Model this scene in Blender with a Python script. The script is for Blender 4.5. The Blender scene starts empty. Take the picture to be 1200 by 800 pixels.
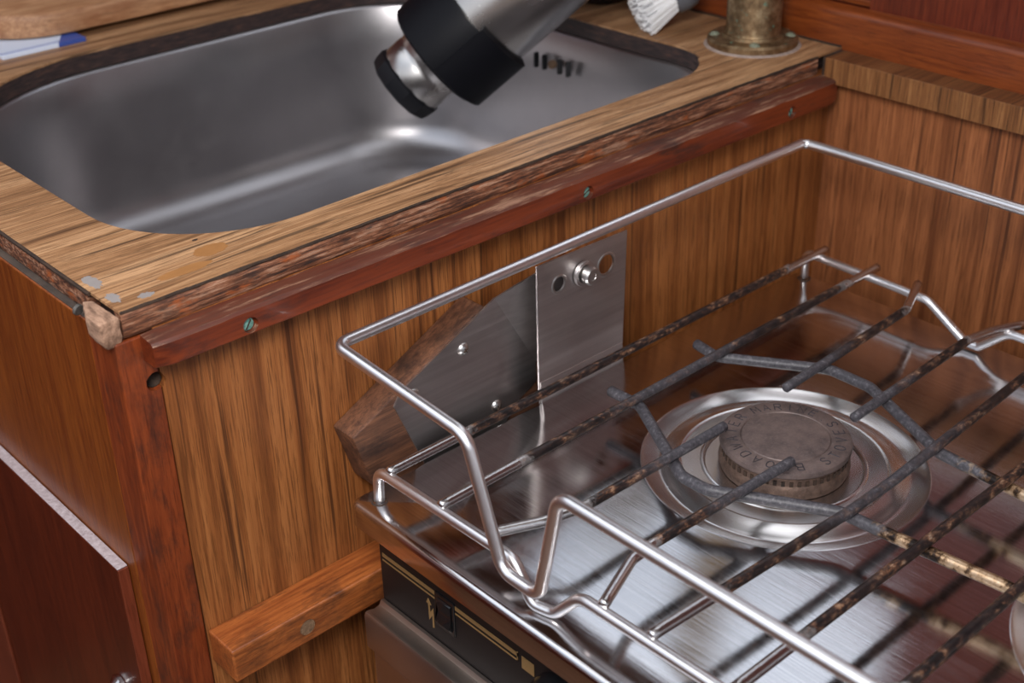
import bpy, bmesh, math, random
from mathutils import Vector, Matrix, noise
random.seed(7)
sc = bpy.context.scene
COL = sc.collection
V = Vector
pi = math.pi

# ------------------------------------------------------------------ materials
class NT:
    """small node-tree writer"""
    def __init__(self, name):
        self.m = bpy.data.materials.new(name); self.m.use_nodes = True
        self.t = self.m.node_tree; self.n = self.t.nodes; self.l = self.t.links
        self.b = self.n['Principled BSDF']
        tc = self.n.new('ShaderNodeTexCoord'); self.P = tc.outputs['Object']
    def put(self, sock, v):
        if isinstance(v, bpy.types.NodeSocket): self.l.new(v, sock)
        elif isinstance(v, (tuple, list)) and len(v) == 3 and sock.type == 'RGBA': sock.default_value = (*v, 1)
        else: sock.default_value = v
    def scale(self, v, s, off=(0, 0, 0), rot=(0, 0, 0)):
        k = self.n.new('ShaderNodeMapping'); self.put(k.inputs['Vector'], v)
        k.inputs['Scale'].default_value = s; k.inputs['Location'].default_value = off; k.inputs['Rotation'].default_value = rot
        return k.outputs[0]
    def noise(self, v, s=1, detail=4, rough=.55, dist=0):
        k = self.n.new('ShaderNodeTexNoise'); self.put(k.inputs['Vector'], v)
        for a, b in (('Scale', s), ('Detail', detail), ('Roughness', rough), ('Distortion', dist)): k.inputs[a].default_value = b
        return k.outputs['Fac']
    def voro(self, v, s=1):
        k = self.n.new('ShaderNodeTexVoronoi'); self.put(k.inputs['Vector'], v); k.inputs['Scale'].default_value = s
        return k.outputs['Distance']
    def ramp(self, f, *stops, const=False):
        k = self.n.new('ShaderNodeValToRGB'); self.put(k.inputs[0], f); e = k.color_ramp.elements
        if const: k.color_ramp.interpolation = 'CONSTANT'
        while len(e) < len(stops): e.new(1)
        for q, (p, c) in zip(e, stops):
            q.position = p; q.color = (*c, 1) if isinstance(c, tuple) else (c, c, c, 1)
        return k.outputs[0]
    def mix(self, f, a, b, mode='MIX'):
        k = self.n.new('ShaderNodeMix'); k.data_type = 'RGBA'; k.blend_type = mode
        self.put(k.inputs[0], f); self.put(k.inputs[6], a); self.put(k.inputs[7], b)
        return k.outputs[2]
    def math(self, op, a, b=0., c=None):
        k = self.n.new('ShaderNodeMath'); k.operation = op; self.put(k.inputs[0], a); self.put(k.inputs[1], b)
        if c is not None: self.put(k.inputs[2], c)
        return k.outputs[0]
    def vadd(self, a, b):
        k = self.n.new('ShaderNodeVectorMath'); self.put(k.inputs[0], a); self.put(k.inputs[1], b); return k.outputs[0]
    def xyz(self, v):
        k = self.n.new('ShaderNodeSeparateXYZ'); self.put(k.inputs[0], v); return k.outputs
    def comb(self, x, y, z):
        k = self.n.new('ShaderNodeCombineXYZ')
        for i, q in enumerate((x, y, z)): self.put(k.inputs[i], q)
        return k.outputs[0]
    def bump(self, h, st=.2, d=.0005):
        k = self.n.new('ShaderNodeBump'); k.inputs['Strength'].default_value = st; k.inputs['Distance'].default_value = d
        self.put(k.inputs['Height'], h); self.l.new(k.outputs[0], self.b.inputs['Normal'])
    def set(self, **kw):
        names = dict(col='Base Color', rough='Roughness', metal='Metallic', coat='Coat Weight', coatr='Coat Roughness',
                     spec='Specular IOR Level', aniso='Anisotropic', sss='Subsurface Weight', sheen='Sheen Weight')
        for a, v in kw.items(): self.put(self.b.inputs[names[a]], v)
        return self.m

def teak(name, axis, light, mid, dark, line, s=1., rough=.42, line_w=.42, warp=.012, coat=0., soft=.5, lfreq=230, small=.018, spec=.3):
    k = NT(name)
    def sc_(f, a=None): return tuple(f * ((a or small) if i == axis else 1) for i in range(3))
    wob = k.noise(k.scale(k.P, sc_(9, .35)), 1, 2)
    off = k.math('MULTIPLY', k.math('SUBTRACT', wob, .5), warp * 2)
    P = k.vadd(k.P, k.comb(off, off, off))
    big = k.noise(k.scale(P, sc_(85 * s)), 1, 3, .6)
    fine = k.noise(k.scale(P, sc_(330 * s)), 1, 6, .72)
    f = k.mix(soft, big, fine)
    c = k.ramp(f, (.37, dark), (.475, mid), (.59, light))
    ln = k.noise(k.scale(P, sc_(lfreq * s, .014), (3.1, 1.7, 5.3)), 1, 3, .6)
    lf = k.ramp(ln, (line_w - .07, 1.), (line_w - .01, 0.))
    c = k.mix(k.math('MULTIPLY', lf, .75), c, line)
    pore = k.noise(k.scale(P, sc_(1100 * s, .03)), 1, 3, .7)
    c = k.mix(k.ramp(pore, (.38, .75), (.5, 0.)), c, tuple(q * .42 for q in mid))
    k.bump(k.mix(.5, fine, pore), .12, .0003)
    return k.set(col=c, rough=rough, coat=coat, coatr=.2, spec=spec)

def mahog(name, axis, a, b, rough=.3, coat=.4, dirt=.0, dirtc=(.02, .012, .01), coatr=.15, bump=.08):
    k = NT(name)
    def sc_(f, q=.06): return tuple(f * (q if i == axis else 1) for i in range(3))
    f = k.mix(.55, k.noise(k.scale(k.P, sc_(40)), 1, 3, .6, .6), k.noise(k.scale(k.P, sc_(420)), 1, 4, .6))
    c = k.ramp(f, (.38, a), (.6, b))
    p = k.noise(k.scale(k.P, sc_(1300, .05)), 1, 2, .6)
    c = k.mix(k.ramp(p, (.36, .45), (.46, 0.)), c, tuple(q * .4 for q in a))
    if dirt:
        d = k.noise(k.scale(k.P, sc_(55, .45)), 1, 6, .7)
        c = k.mix(k.ramp(d, (.5 - dirt * .2, 0.), (.72 - dirt * .2, .85)), c, dirtc)
    k.bump(f, bump, .0004)
    return k.set(col=c, rough=rough, coat=coat, coatr=coatr)

MT = {}
MT['teak_top'] = teak('teak_laminate_worktop', 0, (.52, .30, .155), (.34, .175, .082), (.155, .072, .034), (.035, .022, .016), s=1.15, rough=.42, line_w=.425, warp=.014, soft=.5, lfreq=165, small=.016, spec=.25)
MT['teak_panel'] = teak('teak_veneer_panel', 2, (.40, .150, .045), (.28, .094, .026), (.15, .046, .014), (.04, .015, .008), s=.95, rough=.42, line_w=.40, warp=.0035, soft=.5)
MT['teak_wall'] = teak('teak_veneer_wall', 2, (.37, .135, .052), (.26, .09, .034), (.14, .045, .018), (.04, .015, .009), s=1.0, rough=.38, line_w=.41, warp=.003, soft=.4, small=.010)
MT['teak_edge'] = teak('teak_veneer_edging', 2, (.31, .14, .052), (.21, .085, .03), (.1, .04, .017), (.03, .014, .008), s=1.7, rough=.42, line_w=.43, warp=.004)
MT['teak_shelf'] = teak('teak_veneer_shelf', 0, (.24, .10, .036), (.16, .06, .022), (.08, .03, .012), (.025, .011, .007), s=1.6, rough=.4, line_w=.43, warp=.004)
MT['mahog_panel'] = mahog('mahogany_front', 2, (.125, .024, .003), (.24, .062, .008), rough=.42, coat=.12)
MT['mahog_post'] = mahog('mahogany_post', 2, (.14, .024, .006), (.26, .052, .012), rough=.42, coat=.12, dirt=.08)
MT['mahog_batten'] = mahog('mahogany_batten', 0, (.075, .017, .008), (.19, .047, .019), rough=.4, coat=.2, dirt=.22, dirtc=(.018, .009, .008))
MT['mahog_low'] = mahog('mahogany_low_batten', 0, (.21, .05, .012), (.42, .125, .03), rough=.4, coat=.25, dirt=.12)
MT['mahog_door'] = mahog('mahogany_door', 2, (.06, .009, .003), (.115, .018, .005), rough=.35, coat=.3, coatr=.2)
MT['mahog_edge'] = mahog('mahogany_door_edge', 2, (.13, .027, .012), (.2, .045, .02), rough=.35, coat=.5)
MT['mahog_fiddle'] = mahog('mahogany_fiddle', 1, (.14, .028, .006), (.25, .058, .011), rough=.36, coat=.15)
MT['mahog_locker'] = mahog('mahogany_locker', 2, (.08, .012, .006), (.155, .028, .011), rough=.3, coat=.4)
MT['block'] = mahog('iroko_block', 0, (.065, .027, .016), (.2, .085, .043), rough=.55, coat=0, dirt=.15)
MT['board'] = mahog('beech_board', 0, (.30, .14, .065), (.52, .285, .145), rough=.55, coat=0, dirt=.1, dirtc=(.24, .09, .035))

def worn_edge():
    k = NT('worn_edge_trim')
    a = k.noise(k.scale(k.P, (24, 150, 340)), 1, 8, .76)
    c = k.ramp(a, (.36, (.018, .011, .010)), (.46, (.10, .036, .018)), (.53, (.27, .105, .05)), (.60, (.44, .26, .17)), (.68, (.20, .06, .025)))
    d = k.noise(k.scale(k.P, (60, 90, 420), (4, 2, 1)), 1, 5, .7)
    c = k.mix(k.ramp(d, (.5, 0.), (.66, .9)), c, (.035, .02, .016))
    z = k.xyz(k.P)[2]
    o = k.noise(k.scale(k.P, (45, 60, 120), (9, 3, 2)), 1, 4, .6)
    c = k.mix(k.ramp(o, (.57, 0.), (.65, .75)), c, (.36, .085, .016))
    k.bump(a, .5, .0008)
    return k.set(col=c, rough=.62)
MT['worn'] = worn_edge()

def dark_cut():
    k = NT('dark_cutout_edge')
    a = k.noise(k.scale(k.P, (90, 90, 500)), 1, 6, .7)
    c = k.ramp(a, (.4, (.018, .012, .012)), (.58, (.05, .028, .024)), (.74, (.13, .055, .03)))
    k.bump(a, .4, .0006)
    return k.set(col=c, rough=.5)
MT['dark_edge'] = dark_cut()

def batten_wear():
    k = NT('worn_batten')
    def sc_(f, q=.06): return (f * q, f, f)
    f = k.mix(.5, k.noise(k.scale(k.P, sc_(50)), 1, 3, .6, .5), k.noise(k.scale(k.P, sc_(420)), 1, 4, .6))
    c = k.ramp(f, (.38, (.075, .011, .004)), (.6, (.19, .034, .009)))
    n = k.noise(k.scale(k.P, (14, 170, 260)), 1, 7, .72)
    g = k.n.new('ShaderNodeNewGeometry'); nz = k.xyz(g.outputs['True Normal'])[2]
    top = k.math('GREATER_THAN', nz, .3)
    worn = k.ramp(n, (.36, (.025, .015, .013)), (.52, (.10, .036, .02)), (.62, (.36, .20, .125)), (.72, (.15, .07, .045)))
    c = k.mix(k.math('MULTIPLY', top, k.ramp(n, (.38, .35), (.55, .9))), c, worn)
    d = k.noise(k.scale(k.P, (16, 60, 60), (2, 7, 1)), 1, 5, .7)
    c = k.mix(k.ramp(d, (.55, 0.), (.7, .85)), c, (.022, .012, .011))
    k.bump(n, .25, .0006)
    return k.set(col=c, rough=k.math('ADD', k.math('MULTIPLY', top, .2), .36), coat=.15)
MT['batten'] = batten_wear()

def raw(name, a, b, sc_=(200, 60, 200), rough=.8):
    k = NT(name); f = k.noise(k.scale(k.P, sc_), 1, 6, .7)
    k.bump(f, .7, .0012)
    return k.set(col=k.ramp(f, (.32, a), (.62, b)), rough=rough)
MT['raw_wood'] = raw('bare_broken_wood', (.12, .06, .035), (.48, .29, .19))
MT['grey_ledge'] = raw('weathered_ledge', (.022, .015, .011), (.075, .052, .038), (60, 20, 60))
MT['shade_and_line'] = raw('dark_hole', (.012, .007, .005), (.05, .026, .014))  # near-black stands in for the shade inside holes and slots; also dark edge lines
MT['verdigris'] = raw('verdigris_screw', (.05, .20, .16), (.28, .52, .44), (900, 900, 900), .6)
MT['plug'] = raw('wood_plug', (.13, .075, .04), (.27, .165, .095), (500, 60, 500), .5)

def steel(name, base=.5, tint=(1, .975, .985), rough=.22, axis=0, brush=.06, smear=.1, fr=900, aniso=0., bump=.02, lo=.02, streak=0.):
    k = NT(name)
    sc_ = tuple(fr * (lo if i == axis else 1) for i in range(3))
    b = k.noise(k.scale(k.P, sc_), 1, 4, .65)
    s = k.noise(k.P, 22, 5, .65)
    r = k.math('ADD', k.math('ADD', k.math('MULTIPLY', k.math('SUBTRACT', b, .5), brush * 2), k.math('MULTIPLY', k.math('SUBTRACT', s, .45), smear)), rough)
    c = k.mix(s, tuple(q * base * .86 for q in tint), tuple(q * base * 1.08 for q in tint))
    if streak:
        g = k.noise(k.scale(k.P, tuple(q * .45 for q in sc_)), 1, 5, .7)
        c = k.mix(k.ramp(g, (.38, streak), (.6, 0.)), c, tuple(q * base * .5 for q in tint))
        r = k.math('ADD', r, k.math('MULTIPLY', k.math('SUBTRACT', g, .5), streak * .5))
    if bump: k.bump(b, bump * 5, .00008)
    return k.set(col=c, rough=r, metal=1., aniso=aniso)
MT['hob'] = steel('brushed_hob_steel', .64, (1, .97, .97), .13, 1, .10, .12, 1400, bump=.06, streak=.3)
MT['rail'] = steel('rail_steel', .88, (1, .98, .985), .33, 0, .04, .1, 700, bump=.01)
MT['sink'] = steel('sink_steel', .44, (1, .96, .975), .36, 0, .05, .14, 500, bump=.02)
MT['plate'] = steel('plate_steel', .66, (1, .94, .92), .38, 0, .08, .25, 600, bump=.03, streak=.25)
MT['pan'] = steel('drip_pan_steel', .76, (1, .97, .96), .26, 2, .0, .06, 600, bump=0)
MT['flask'] = steel('flask_steel', .56, (1, .95, .9), .27, 2, .0, .03, 700, bump=0)
MT['front_steel'] = steel('stove_front_steel', .5, (1, .86, .76), .36, 1, .06, .14, 900, bump=.03)
MT['bolt'] = steel('bolt_steel', .62, (1, .97, .94), .32, 0, .0, .2, 900, bump=0)

def bronze():
    k = NT('aged_bronze')
    a = k.noise(k.P, 130, 6, .7)
    c = k.ramp(a, (.3, (.12, .075, .04)), (.5, (.26, .17, .09)), (.66, (.42, .31, .18)))
    v = k.noise(k.P, 210, 4, .6)
    g = k.ramp(v, (.62, 0.), (.70, .8))
    c = k.mix(g, c, (.10, .24, .17))
    k.bump(a, .25, .0004)
    return k.set(col=c, rough=.42, metal=k.math('SUBTRACT', .85, k.math('MULTIPLY', g, .8)))
MT['bronze'] = bronze()

MT['old_steel'] = raw('old_steel_screw', (.03, .027, .024), (.11, .10, .09), (600, 600, 600), .5)
MT['old_brass'] = raw('old_brass_screw', (.10, .12, .08), (.26, .27, .19), (600, 600, 600), .5)
def burnt(name, brass=False):
    """pan support wire: bright ends, burnt and rusty middle, grey oxide round the burner (object space, burner at the origin)"""
    k = NT(name)
    x, y, z = k.xyz(k.P)
    d = k.math('POWER', k.math('ADD', k.math('MULTIPLY', x, x), k.math('MULTIPLY', y, y)), .5)
    n1 = k.noise(k.P, 60, 4, .6); n2 = k.noise(k.scale(k.P, (120, 240, 240)), 1, 6, .75); n3 = k.noise(k.P, 420, 4, .7); n4 = k.noise(k.P, 42, 3, .55)
    rust = k.ramp(n2, (.40, (.010, .008, .008)), (.49, (.032, .02, .018)), (.55, (.13, .06, .034)), (.61, (.30, .17, .10)), (.70, (.50, .40, .30)))
    burn = k.ramp(n2, (.38, (.010, .008, .009)), (.56, (.034, .022, .020)), (.70, (.12, .075, .055)))
    rust = k.mix(k.ramp(n4, (.44, 0.), (.56, 1.)), rust, burn)
    if brass:
        rust = k.ramp(k.mix(.62, n2, n4), (.44, (.02, .014, .012)), (.48, (.12, .065, .032)), (.515, (.44, .29, .17)), (.62, (.62, .48, .34)))
    grey = k.ramp(n3, (.32, (.024, .023, .027)), (.55, (.062, .057, .066)), (.80, (.20, .19, .20)))
    fg = k.ramp(k.math('ADD', d, k.math('MULTIPLY', k.math('SUBTRACT', n1, .5), .06)), (.072 if not brass else .098, 1.), (.108 if not brass else .106, 0.))
    if brass: fg = k.math('MAXIMUM', fg, k.ramp(k.math('ADD', y, .3), (.245, 0.), (.255, 1.)))
    c = k.mix(fg, rust, grey)
    met = k.math('MULTIPLY', k.math('SUBTRACT', 1., fg), .75 if brass else .3)
    rg = k.math('ADD', k.math('MULTIPLY', fg, .15), .33 if brass else .42)
    if not brass:
        ax = k.math('ADD', k.math('ABSOLUTE', k.math('SUBTRACT', x, .012)), k.math('MULTIPLY', k.math('SUBTRACT', n1, .5), .05))
        fs = k.ramp(ax, (.146, 0.), (.153, 1.))
        c = k.mix(fs, c, k.mix(n1, (.52, .5, .5), (.68, .65, .64)))
        met = k.math('ADD', met, k.math('MULTIPLY', fs, .7)); rg = k.math('SUBTRACT', rg, k.math('MULTIPLY', fs, .17))
    k.bump(n3, .3, .0004)
    return k.set(col=c, metal=met, rough=rg)
MT['burnt'] = burnt('burnt_wire'); MT['burnt_cross'] = burnt('burnt_cross_wire', True)

def cap():
    k = NT('cast_burner_cap')
    a = k.noise(k.P, 60, 5, .65); b = k.noise(k.P, 600, 4, .7)
    c = k.ramp(a, (.3, (.055, .042, .04)), (.5, (.125, .09, .082)), (.7, (.175, .125, .11)))
    c = k.mix(k.ramp(b, (.5, 0.), (.75, .45)), c, (.22, .175, .165))
    k.bump(b, .25, .0004)
    return k.set(col=c, rough=.5, metal=.35)
MT['cap'] = cap()
MT['brassy'] = raw('burner_body_brass', (.075, .047, .036), (.17, .108, .08), (160, 160, 160), .5)
MT['brassy'].node_tree.nodes['Principled BSDF'].inputs['Metallic'].default_value = .5

def flat(name, c, rough=.5, metal=0., **kw):
    k = NT(name); n = k.noise(k.P, 90, 4, .6)
    col = k.mix(n, tuple(q * .82 for q in c), tuple(min(1, q * 1.16) for q in c))
    return k.set(col=col, rough=rough, metal=metal, **kw)
MT['letters'] = flat('engraved_letters', (.03, .025, .03), .6)
MT['black'] = flat('black_panel', (.010, .008, .008), .42, spec=.25)
MT['black_gloss'] = flat('black_switch', (.008, .008, .009), .18)
MT['gold'] = flat('gold_print', (.22, .13, .05), .45)
MT['rubber'] = flat('black_rubber', (.005, .005, .007), .5, spec=.15)
MT['stopper'] = flat('black_stopper', (.007, .007, .009), .45, spec=.25)
MT['bristle'] = flat('white_nylon', (.95, .95, .96), .6)
MT['grey_plastic'] = flat('grey_plastic', (.12, .125, .14), .4)
MT['oven_black'] = flat('oven_enamel', (.03, .02, .016), .35)
MT['slot'] = flat('slot_shadow', (.012, .012, .014), .7)
MT['cream'] = flat('cream_headlining', (.62, .60, .58), .6)
MT['dark_dish'] = flat('dark_glazed_dish', (.03, .022, .024), .1)
MT['sole'] = mahog('cabin_sole', 0, (.08, .03, .012), (.17, .07, .028), rough=.5, coat=0)
MT['door_knob'] = steel('knob_chrome', .7, (1, 1, 1), .12)
def booklet_mat():
    k = NT('blue_white_print')
    x, y, z = k.xyz(k.P)
    w = k.math('SINE', k.math('MULTIPLY', x, 2600.))
    row = k.math('LESS_THAN', k.math('ABSOLUTE', k.math('ADD', y, .0375)), .0030)
    dots = k.math('MULTIPLY', row, k.math('GREATER_THAN', w, .1))
    band = k.math('GREATER_THAN', k.math('ADD', x, k.math('MULTIPLY', y, -.6)), .0360)
    c = k.mix(dots, (.62, .68, .80), (.16, .24, .52))
    c = k.mix(band, c, (.04, .075, .30))
    return k.set(col=c, rough=.5)
MT['booklet'] = booklet_mat()

# ------------------------------------------------------------------ helpers
def root_loc(p):
    while p.parent: p = p.parent
    return p.location.copy()
def obj(name, bm, mat, parent=None, smooth=None, label=None, loc=None):
    me = bpy.data.meshes.new(name)
    off = root_loc(parent) if parent else (V(loc) if loc else V((0, 0, 0)))
    bmesh.ops.translate(bm, verts=bm.verts, vec=-off)
    bm.normal_update(); bm.to_mesh(me); bm.free()
    me.materials.append(mat)
    if smooth is not None:
        for p in me.polygons: p.use_smooth = True
        me.set_sharp_from_angle(angle=math.radians(smooth))
    o = bpy.data.objects.new(name, me); COL.objects.link(o)
    if parent: o.parent = parent
    else: o.location = off
    if label: o['label'] = label
    return o
def thing(name, label, cat, loc, group=None):
    o = bpy.data.objects.new(name, None); COL.objects.link(o); o.location = loc
    o.empty_display_size = .02
    o['label'] = label; o['category'] = cat
    if group: o['group'] = group
    return o
def tag(o, label, cat, group=None):
    o['label'] = label; o['category'] = cat
    if group: o['group'] = group
    return o
def structure(o, label, cat):
    o['kind'] = 'structure'; o['label'] = label; o['category'] = cat; return o

def box(x0, x1, y0, y1, z0, z1, bev=0., seg=2, bm=None):
    new = bm is None
    b = bmesh.new()
    bmesh.ops.create_cube(b, size=1)
    for v in b.verts:
        v.co = V((x0 + (v.co.x + .5) * (x1 - x0), y0 + (v.co.y + .5) * (y1 - y0), z0 + (v.co.z + .5) * (z1 - z0)))
    if bev: bmesh.ops.bevel(b, geom=b.edges[:], offset=bev, segments=seg, profile=.5, affect='EDGES')
    if new: return b
    merge(bm, b); return bm
def merge(dst, src):
    me = bpy.data.meshes.new('t'); src.to_mesh(me); src.free(); dst.from_mesh(me); bpy.data.meshes.remove(me)
def prism(poly, a0, a1, axis=1, bev=0., seg=2):
    """polygon (list of 2-tuples in the two other axes, in xyz order) extruded along an axis"""
    b = bmesh.new()
    def mk(p, a):
        q = list(p); q.insert(axis, a); return b.verts.new(q)
    A = [mk(p, a0) for p in poly]; B = [mk(p, a1) for p in poly]
    b.faces.new(A); b.faces.new(B[::-1]); n = len(poly)
    for i in range(n): b.faces.new((A[i], B[i], B[(i + 1) % n], A[(i + 1) % n]))
    bmesh.ops.recalc_face_normals(b, faces=b.faces[:])
    if bev: bmesh.ops.bevel(b, geom=b.edges[:], offset=bev, segments=seg, profile=.5, affect='EDGES')
    return b
def fillet(pts, rads, n=7):
    out = []
    for i, p in enumerate(pts):
        r = rads[i] if isinstance(rads, (list, tuple)) else rads
        if i in (0, len(pts) - 1) or not r: out.append(V(p)); continue
        p = V(p); a = (V(pts[i - 1]) - p); b = (V(pts[i + 1]) - p); la, lb = a.length, b.length; a.normalize(); b.normalize()
        ang = a.angle(b)
        if ang > pi - .03: out.append(p); continue
        t = min(r / math.tan(ang / 2), la * .49, lb * .49); r = t * math.tan(ang / 2)
        c = p + (a + b).normalized() * (r / math.sin(ang / 2))
        s = p + a * t - c; e = p + b * t - c; th = s.angle(e)
        for k in range(n + 1):
            u = k / n
            out.append(c + (s * math.sin((1 - u) * th) + e * math.sin(u * th)) / math.sin(th))
    return out
def tube(path, r, n=14, cap=.35, closed=False, bm=None, radii=None):
    b = bm or bmesh.new()
    P = [V(p) for p in path]; m = len(P)
    tg = [((P[min(i + 1, m - 1)] - P[max(i - 1, 0)]) if not closed else (P[(i + 1) % m] - P[i - 1])).normalized() for i in range(m)]
    ref = V((0, 0, 1)) if abs(tg[0].z) < .9 else V((1, 0, 0))
    u = tg[0].cross(ref).normalized(); rings = []
    def ring(c, u, w, r): return [b.verts.new(c + (u * math.cos(2 * pi * k / n) + w * math.sin(2 * pi * k / n)) * r) for k in range(n)]
    for i in range(m):
        u = (u - tg[i] * u.dot(tg[i])).normalized(); w = tg[i].cross(u)
        rr = radii[i] if radii else r
        if i == 0 and not closed and cap: rings.append(ring(P[0], u, w, rr * (1 - cap)))
        c = P[i] + (tg[i] * rr * cap * (1 if i == 0 else -1) if (cap and not closed and i in (0, m - 1)) else V((0, 0, 0)))
        rings.append(ring(c, u, w, rr))
        if i == m - 1 and not closed and cap: rings.append(ring(P[i], u, w, rr * (1 - cap)))
    for A, B in zip(rings, rings[1:] + ([rings[0]] if closed else [])):
        for k in range(n): b.faces.new((A[k], A[(k + 1) % n], B[(k + 1) % n], B[k]))
    if not closed: b.faces.new(rings[0][::-1]); b.faces.new(rings[-1])
    if bm is None: bmesh.ops.recalc_face_normals(b, faces=b.faces[:])
    return b
def frame(axis):
    a = V(axis).normalized(); u = a.cross(V((0, 0, 1)) if abs(a.z) < .9 else V((1, 0, 0))).normalized(); return a, u, a.cross(u)
def lathe(prof, c, axis=(0, 0, 1), n=64, bm=None, squash=1.):
    """prof: (radius, height along axis)"""
    b = bm or bmesh.new(); a, u, w = frame(axis); c = V(c); rings = []
    for r, h in prof:
        if r < 1e-6: rings.append([b.verts.new(c + a * h)]); continue
        rings.append([b.verts.new(c + a * h + (u * math.cos(2 * pi * k / n) + w * math.sin(2 * pi * k / n) * squash) * r) for k in range(n)])
    for A, B in zip(rings, rings[1:]):
        for k in range(n):
            k2 = (k + 1) % n
            if len(A) == 1 and len(B) == 1: continue
            if len(A) == 1: b.faces.new((A[0], B[k2], B[k]))
            elif len(B) == 1: b.faces.new((A[k], A[k2], B[0]))
            else: b.faces.new((A[k], A[k2], B[k2], B[k]))
    if bm is None: bmesh.ops.recalc_face_normals(b, faces=b.faces[:])
    return b
def rrect(x0, x1, y0, y1, rad, n=10):
    """rounded rectangle, radii for corners (x0y0, x1y0, x1y1, x0y1), counter-clockwise"""
    if not isinstance(rad, (tuple, list)): rad = [rad] * 4
    out = []
    for (cx, cy, sx, sy, a0), r in zip(((x0, y0, 1, 1, pi), (x1, y0, -1, 1, 1.5 * pi), (x1, y1, -1, -1, 0), (x0, y1, 1, -1, .5 * pi)), rad):
        for k in range(n + 1):
            a = a0 + .5 * pi * k / n
            out.append((cx + sx * r + r * math.cos(a), cy + sy * r + r * math.sin(a)))
    return out
def circ(cx, cy, r, n=64): return [(cx + r * math.cos(2 * pi * k / n), cy + r * math.sin(2 * pi * k / n)) for k in range(n)]
def vloop(b, pts, z): return [b.verts.new((x, y, z)) for x, y in pts]
def loop_edges(b, vs):
    out = []
    for i in range(len(vs)):
        e = b.edges.get((vs[i], vs[(i + 1) % len(vs)])) or b.edges.new((vs[i], vs[(i + 1) % len(vs)])); out.append(e)
    return out
def bridge(b, A, B):
    n = len(A)
    for i in range(n): b.faces.new((A[i], A[(i + 1) % n], B[(i + 1) % n], B[i]))
def fill(b, *loops):
    E = []
    for l in loops: E += loop_edges(b, l)
    bmesh.ops.triangle_fill(b, use_beauty=True, edges=E)
def slab_hole(outer, hole, z0, z1):
    b = bmesh.new()
    o1, h1, o0, h0 = vloop(b, outer, z1), vloop(b, hole, z1), vloop(b, outer, z0), vloop(b, hole, z0)
    fill(b, o1, h1); fill(b, o0, h0); bridge(b, o1, o0); bridge(b, h1, h0)
    bmesh.ops.recalc_face_normals(b, faces=b.faces[:])
    return b
def cut(o, *cutters):
    """boolean difference baked into the mesh"""
    for cb in cutters:
        me = bpy.data.meshes.new('c'); bmesh.ops.translate(cb, verts=cb.verts, vec=-o.matrix_world.translation if not o.parent else -root_loc(o.parent))
        bmesh.ops.recalc_face_normals(cb, faces=cb.faces[:])
        cb.to_mesh(me); cb.free(); c = bpy.data.objects.new('c', me); COL.objects.link(c)
        c.matrix_world = Matrix.Translation(root_loc(o.parent) if o.parent else o.location)
        md = o.modifiers.new('b', 'BOOLEAN'); md.object = c; md.operation = 'DIFFERENCE'; md.solver = 'EXACT'
        bpy.context.view_layer.update()
        ev = o.evaluated_get(bpy.context.evaluated_depsgraph_get())
        nm = bpy.data.meshes.new_from_object(ev); o.modifiers.clear(); old = o.data; o.data = nm
        nm.name = o.name
        bpy.data.objects.remove(c); bpy.data.meshes.remove(me); bpy.data.meshes.remove(old)
    return o
def rough_up(b, amt, freq):
    for v in b.verts:
        d = noise.noise_vector(v.co * freq); v.co += d * amt
    return b

FLOOR = -.88
# ------------------------------------------------------------------ sink cabinet
cab = thing('sink_cabinet', 'sink cabinet with teak veneer side facing the stove and mahogany front', 'cabinet', (0, 0, FLOOR))
panel = obj('side_panel', box(.0158, .5843, 0, .012, FLOOR, -.0148), MT['teak_panel'], cab)
post = obj('corner_post', box(-.0052, .0155, .0002, .03, FLOOR, -.0166, .0009), MT['mahog_post'], cab, 12)
hole = lambda: lathe([(0, -.002), (.0056, -.002), (.0048, .006), (.002, .0095), (0, .0098)], (.0128, 0, -.0448), (0, 1, 0), 14)
def hole_bm():
    h = hole(); rough_up(h, .0011, 330); return h
cut(panel, hole_bm()); cut(post, hole_bm())
obj('hole_lining', lathe([(0, .0085), (.0018, .0084), (.0036, .0060), (.0043, .0025)], (.0128, .0004, -.0448), (0, 1, 0), 14), MT['shade_and_line'], cab, 60, 'rough dark hole chewed where post meets teak')  # lining coloured dark to paint the shade down the hole
fp = obj('front_panel', box(-.0050, .009, .0302, .80, FLOOR, -.0143, .0008), MT['mahog_panel'], cab, 12)
obj('weathered_ledge', box(-.0040, .0030, .034, .80, -.0144, -.0137, .0002), MT['grey_ledge'], cab, None, 'grey weathered ledge')

# ------------------------------------------------------------------ countertop with sink cutout
HOLE = rrect(.0445, .5145, .0345, .412, (.085, .058, .105, .15), 14)
def bow(p):   # the front edge of the cutout bulges a little
    x, y = p
    if y < .06: y += .0045 * min(1, max(0, (x - .13) / .2))
    return (x, y)
HOLE = [bow(p) for p in HOLE]
def offset(loop, d):
    n = len(loop); out = []
    for i in range(n):
        a, b_, c = V(loop[i - 1]).to_3d(), V(loop[i]).to_3d(), V(loop[(i + 1) % n]).to_3d()
        t = (c - a).normalized(); nrm = V((t.y, -t.x, 0))
        q = b_ + nrm * d; out.append((q.x, q.y))
    return out
top = thing('countertop', 'teak laminate worktop with worn edges around the sink', 'countertop', (0, 0, -.0145))
OUT = [(0.0004, .0004), (.5655, .0004), (.5968, .0004), (.5968, .80), (-.001, .80), (-.001, .4)]
obj('laminate', slab_hole(OUT, HOLE, -.0016, 0), MT['teak_top'], top)
obj('core', slab_hole([(.006, .007), (.596, .007), (.596, .79), (.006, .79)], offset(HOLE, .0003), -.0142, -.0017), MT['dark_edge'], top, 30, 'dark weathered cutout edge')
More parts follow.
